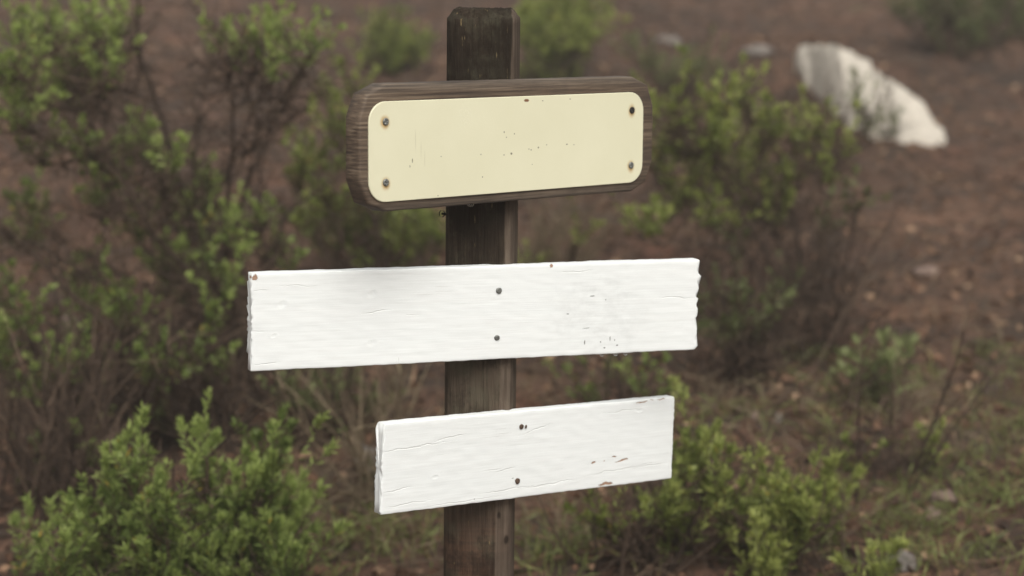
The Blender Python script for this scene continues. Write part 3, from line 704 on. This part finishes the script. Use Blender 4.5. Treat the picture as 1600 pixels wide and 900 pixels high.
# lower right
shrub('open green shrub growing under the right end of the short white plank', (1020, 980, 0.95),
    [(1075, 692, 26), (1058, 722, 20), (950, 790, 22), (962, 832, 30), (1032, 772, 26), (1062, 802, 34), (1000, 862, 38), (940, 872, 28), (1090, 750, 20), (1040, 850, 34), (920, 810, 18), (970, 890, 34), (1090, 690, 18)],
    1.0, LEAF_LIME, dens=1.7, puff=1.0, dead=16, spread=0.14, tone=0.58, bare=12, nleaf=56, L=0.023, Wd=0.0040)
shrub('dense green shrub at the bottom right of the photo', (1240, 985, 0.95),
    [(1290, 752, 24), (1288, 785, 30), (1222, 805, 42), (1172, 825, 44), (1150, 785, 26), (1302, 825, 44), (1342, 850, 36), (1262, 855, 48), (1202, 865, 48), (1122, 855, 40), (1130, 745, 20), (1330, 890, 42), (1160, 890, 44), (1250, 785, 28), (1085, 880, 34), (1365, 880, 30)],
    0.95, LEAF_LIME, dens=1.5, puff=0.92, L=0.023, Wd=0.0040, nleaf=78, dead=8, spread=0.14, tone=0.62, up=1.25)
shrub('leafy plant with upright grey green leaves beyond the short plank', (1345, 650), [(1312, 590, 22), (1350, 560, 24), (1400, 562, 18), (1385, 600, 26), (1330, 622, 22), (1395, 585, 18), (1365, 600, 20)], 1.85, LEAF_DARK, dens=0.5, L=0.045, Wd=0.013, nleaf=12, dead=3, tone=0.85, spread=0.08, up=1.4, name='leafy_plant', cat='plant')
shrub('small yellow green shrub in front of the upright leafy plant', (1385, 770), [(1342, 702, 22), (1380, 700, 30), (1402, 730, 22), (1370, 748, 22), (1452, 682, 24), (1330, 722, 18), (1470, 690, 16)], 1.45, LEAF_LIME, dens=0.9, dead=10, tone=0.55, bare=6, spread=0.1)
shrub('dark green bush high on the slope in the top right corner', (1520, 100), [(1450, 5, 40), (1540, 15, 50), (1600, 40, 55), (1500, 40, 36), (1420, -5, 34), (1580, -10, 55), (1480, -20, 50)], 6.6, LEAF_DARK, dens=0.45, L=0.03, Wd=0.012, nleaf=24, dead=12, tone=0.4, sl=(.07, .13))
shrub('small sprig of shrub growing across the middle of the white rock', (1362, 212), [(1345, 150, 20), (1340, 118, 14), (1392, 192, 12), (1352, 182, 18)], 4.45, LEAF_DARK, dens=0.6, dead=6, tone=0.55, L=0.02, Wd=0.007, bare=6)

# ------------------------------------------------------------------ rocks and stones
st = [(1244, 106, 98), (1252, 118, 84), (1268, 140, 76), (1290, 166, 76), (1316, 188, 80), (1342, 200, 92), (1370, 210, 108), (1398, 218, 126), (1425, 218, 142), (1447, 221, 160), (1463, 224, 184), (1473, 225, 202)]
st = [tuple(np.interp(i / 4, range(len(st)), [q[j] for q in st]) for j in range(3)) for i in range(4 * len(st) - 3)]
rings = []
for px, bot, top in st:
    g = ground_at(px, bot); d = g[1] + 2.7; h = (bot - top) * d / FPX
    ring = []
    for k in range(40):
        a = 2 * math.pi * k / 40; ca, sa = math.cos(a), math.sin(a)
        e = 0.8
        y = 0.13 * (abs(ca) ** e) * (1 if ca > 0 else -1); z = h * (abs(sa) ** e if sa > 0 else -0.6 * abs(sa))
        v = np.array([g[0], g[1] + 0.10 + y + z * 0.6, g[2] + z])
        nn = mnoise.noise(Vector(v * 6)) * 0.016 + mnoise.noise(Vector(v * 19)) * 0.009 + mnoise.noise(Vector(v * 45)) * 0.004
        ring.append(v + np.array([nn, -abs(nn), nn * 1.2]))
    rings.append(np.array(ring))
o0 = rings[20].mean(0); rk = loft('rock', [r - o0 for r in rings], ROCK, None, 3); rk.location = o0
tag(rk, 'large pale limestone rock lying on the slope at the upper right', 'rock')

def stone(label, px, py, w, h, mat, seed, group=None, sink=0.35):
    g = ground_at(px, py); d = g[1] + 2.7; a = w * d / FPX / 2; b = h * d / FPX / 2
    v = []; f = []; n, m = 20, 11
    for i in range(m + 1):
        th = math.pi * i / m
        for k in range(n):
            q = Vector((math.sin(th) * math.cos(2 * math.pi * k / n), math.sin(th) * math.sin(2 * math.pi * k / n), math.cos(th)))
            s = 1 + 0.28 * mnoise.noise(q * 1.3 + Vector((seed, 0, 0))) + 0.12 * mnoise.noise(q * 3.5 + Vector((0, seed, 0)))
            v.append((q.x * a * s, q.y * a * 0.9 * s, q.z * b * s))
    for i in range(m):
        for k in range(n): f.append((i * n + k, (i + 1) * n + k, (i + 1) * n + (k + 1) % n, i * n + (k + 1) % n))
    o = new_mesh('stone', v, f, mat); o.location = g + np.array([0, 0, b * (1 - 2 * sink)]); o.rotation_euler = (0, 0, seed)
    return tag(o, label, 'stone', group)
SG = 'stones lying on the soil'
stone('pale flat stone on the slope left of the white rock', 1185, 84, 54, 20, PEBBLE_GREY, 1, SG)
stone('grey flat stone on the slope behind the top right of the cream sign', 1045, 70, 46, 22, PEBBLE_GREY, 2, SG)
stone('round pinkish stone on bare soil near the bottom right corner', 1455, 822, 32, 30, PEBBLE, 3, SG, 0.2)
stone('small pinkish stone just right of the short white plank', 1178, 656, 22, 22, PEBBLE, 4, SG)
stone('pale pebble on the soil beside the small pinkish stone', 1216, 656, 18, 16, PEBBLE_GREY, 5, SG)
stone('orange brown stone among the twigs at the left edge', 112, 525, 46, 40, PEBBLE, 6, SG)
stone('flat pale stone on the litter right of the bare bush', 1450, 430, 46, 16, PEBBLE, 7, SG)
stone('pale stone in the bottom right corner at the frame edge', 1408, 892, 60, 40, PEBBLE_GREY, 8, SG)
stone('pinkish stone beside the round one near the bottom right', 1475, 786, 44, 26, PEBBLE, 9, SG)
stone('small stone high on the slope above the tall straggly shrub', 560, 98, 30, 14, PEBBLE, 10, SG)
stone('grey stone half buried left of the post below the wide plank', 572, 735, 40, 60, PEBBLE_GREY, 12, SG)

# ------------------------------------------------------------------ litter and grass (uncountable)
def hz(P): return np.array([hills(x, y) for x, y in P])
n = 60000
yy = -0.6 + 9.6 * rng.random(n) ** 1.5; half = 0.40 + (yy + 2.7) * 0.30
xx = (rng.random(n) * 2 - 1) * half
P = np.column_stack([xx, yy]); Z = hz(P) + rng.uniform(0.001, 0.016, n)
lf = Leaves(); ang = rng.random(n) * 2 * math.pi
D = np.column_stack([np.cos(ang), np.sin(ang), 0.14 * np.sin(ang) + rng.normal(size=n) * 0.22])
kind = rng.random(n)
LL = np.where(kind < 0.55, rng.uniform(0.03, 0.11, n), rng.uniform(0.012, 0.045, n)); WW = np.where(kind < 0.55, rng.uniform(0.0012, 0.003, n), rng.uniform(0.006, 0.020, n))
lf.add(np.column_stack([xx, yy, Z]), D, LL, WW, np.clip(rng.normal(0.46, 0.24, n), 0, 0.9))
tag(lf.build('leaf_litter', LITTER), 'brown needles and dry leaves scattered over the soil', 'leaf litter', kind='stuff')
tag_l = Leaves(); n = 1900; yy = -0.4 + 9.0 * rng.random(n) ** 1.5; xx = (rng.random(n) * 2 - 1) * (0.40 + (yy + 2.7) * 0.30)
ang = rng.random(n) * 2 * math.pi
tag_l.add(np.column_stack([xx, yy, hz(np.column_stack([xx, yy])) + rng.uniform(0.004, 0.02, n)]), np.column_stack([np.cos(ang), np.sin(ang), 0.14 * np.sin(ang) + rng.normal(size=n) * 0.25]), rng.uniform(0.03, 0.08, n), rng.uniform(0.006, 0.022, n), np.clip(rng.normal(0.38, 0.25, n), 0, 0.8))
tag(tag_l.build('bark_litter', LITTER), 'larger curled leaves and bark chips lying on the soil', 'bark chips', kind='stuff')
tw = Tubes()
for i in range(1900):
    y = -0.5 + 9 * rng.random() ** 1.4; x = (rng.random() * 2 - 1) * (0.4 + (y + 2.7) * 0.3); ln = rng.uniform(0.06, 0.32)
    a = rng.random() * 2 * math.pi; p0 = np.array([x, y, hills(x, y) + 0.006]); p1 = p0 + np.array([math.cos(a), math.sin(a), 0]) * ln; p1[2] = hills(p1[0], p1[1]) + rng.uniform(0.004, 0.05)
    m = (p0 + p1) / 2 + rng.normal(size=3) * ln * 0.08; m[2] = max(m[2], hills(m[0], m[1]) + 0.006)
    tw.add(bez(p0, m, p1, 5), rng.uniform(0.0012, 0.004), 0.0008, 4, rng.uniform(0, 1))
tag(tw.build('fallen_twigs', BARK), 'fallen brown twigs strewn over the soil', 'twigs', kind='stuff')

def tufts(name, label, mat, spots, hgt, lean, wd):
    lf = Leaves()
    for px, py, rad, cnt in spots:
        g = ground_at(px, py)
        for i in range(cnt):
            x = g[0] + rng.normal() * rad; y = g[1] + rng.normal() * rad; z = hills(x, y)
            h = hgt * rng.uniform(0.5, 1.3); a = rng.random() * 2 * math.pi
            d0 = np.array([math.cos(a) * lean * .5, math.sin(a) * lean * .5, 1.0]); d1 = unit(d0 + np.array([math.cos(a), math.sin(a), -.5]) * lean * 1.3); d0 = unit(d0)
            b = np.array([x, y, z - .005]); m = b + d0 * h * .5; T = np.clip(rng.normal(.6, .2), 0, 1)
            lf.add(b[None], d0[None], np.array([h * .62]), np.array([wd]), np.array([T])); lf.add((m - d0 * h * .1)[None], d1[None], np.array([h * .6]), np.array([wd * .9]), np.array([T]))
    return tag(lf.build(name, mat), label, 'grass', kind='stuff')
tufts('dry_grass', 'pale dry grass in scattered tufts', STRAW,
    [(1430, 650, .05, 60), (1490, 640, .05, 50), (1400, 660, .04, 30), (560, 830, .08, 70), (620, 870, .08, 60), (500, 780, .07, 40), (660, 800, .05, 40), (850, 860, .08, 80), (900, 800, .07, 50), (1180, 700, .06, 30), (1240, 640, .06, 40), (1520, 700, .08, 50), (1120, 640, .06, 40), (1560, 560, .1, 40), (840, 640, .08, 60), (560, 660, .08, 60), (1050, 380, .12, 40), (300, 640, .1, 60), (100, 650, .1, 60), (420, 690, .1, 60), (1480, 500, .15, 40), (1350, 380, .15, 40)], 0.13, 0.9, 0.0022)
herb = [(rng.uniform(1080, 1640), rng.uniform(560, 930), rng.uniform(.02, .06), int(rng.integers(6, 18))) for k in range(70)] + [(rng.uniform(450, 950), rng.uniform(780, 930), rng.uniform(.02, .05), int(rng.integers(6, 16))) for k in range(22)]
tufts('green_grass', 'short green grass blades in scattered tufts', GRASS,
    herb + [(1550, 700, .1, 60), (1500, 740, .08, 40), (1420, 830, .08, 50), (1560, 860, .1, 60), (1460, 880, .08, 50), (560, 850, .08, 60), (630, 840, .06, 50), (850, 880, .08, 80), (900, 850, .07, 50), (100, 760, .06, 30), (1190, 660, .03, 14), (1160, 740, .06, 30), (1540, 780, .1, 50), (1250, 600, .1, 30), (1300, 900, .1, 60), (520, 880, .07, 50), (1390, 640, .06, 30)], 0.085, 0.7, 0.0035)
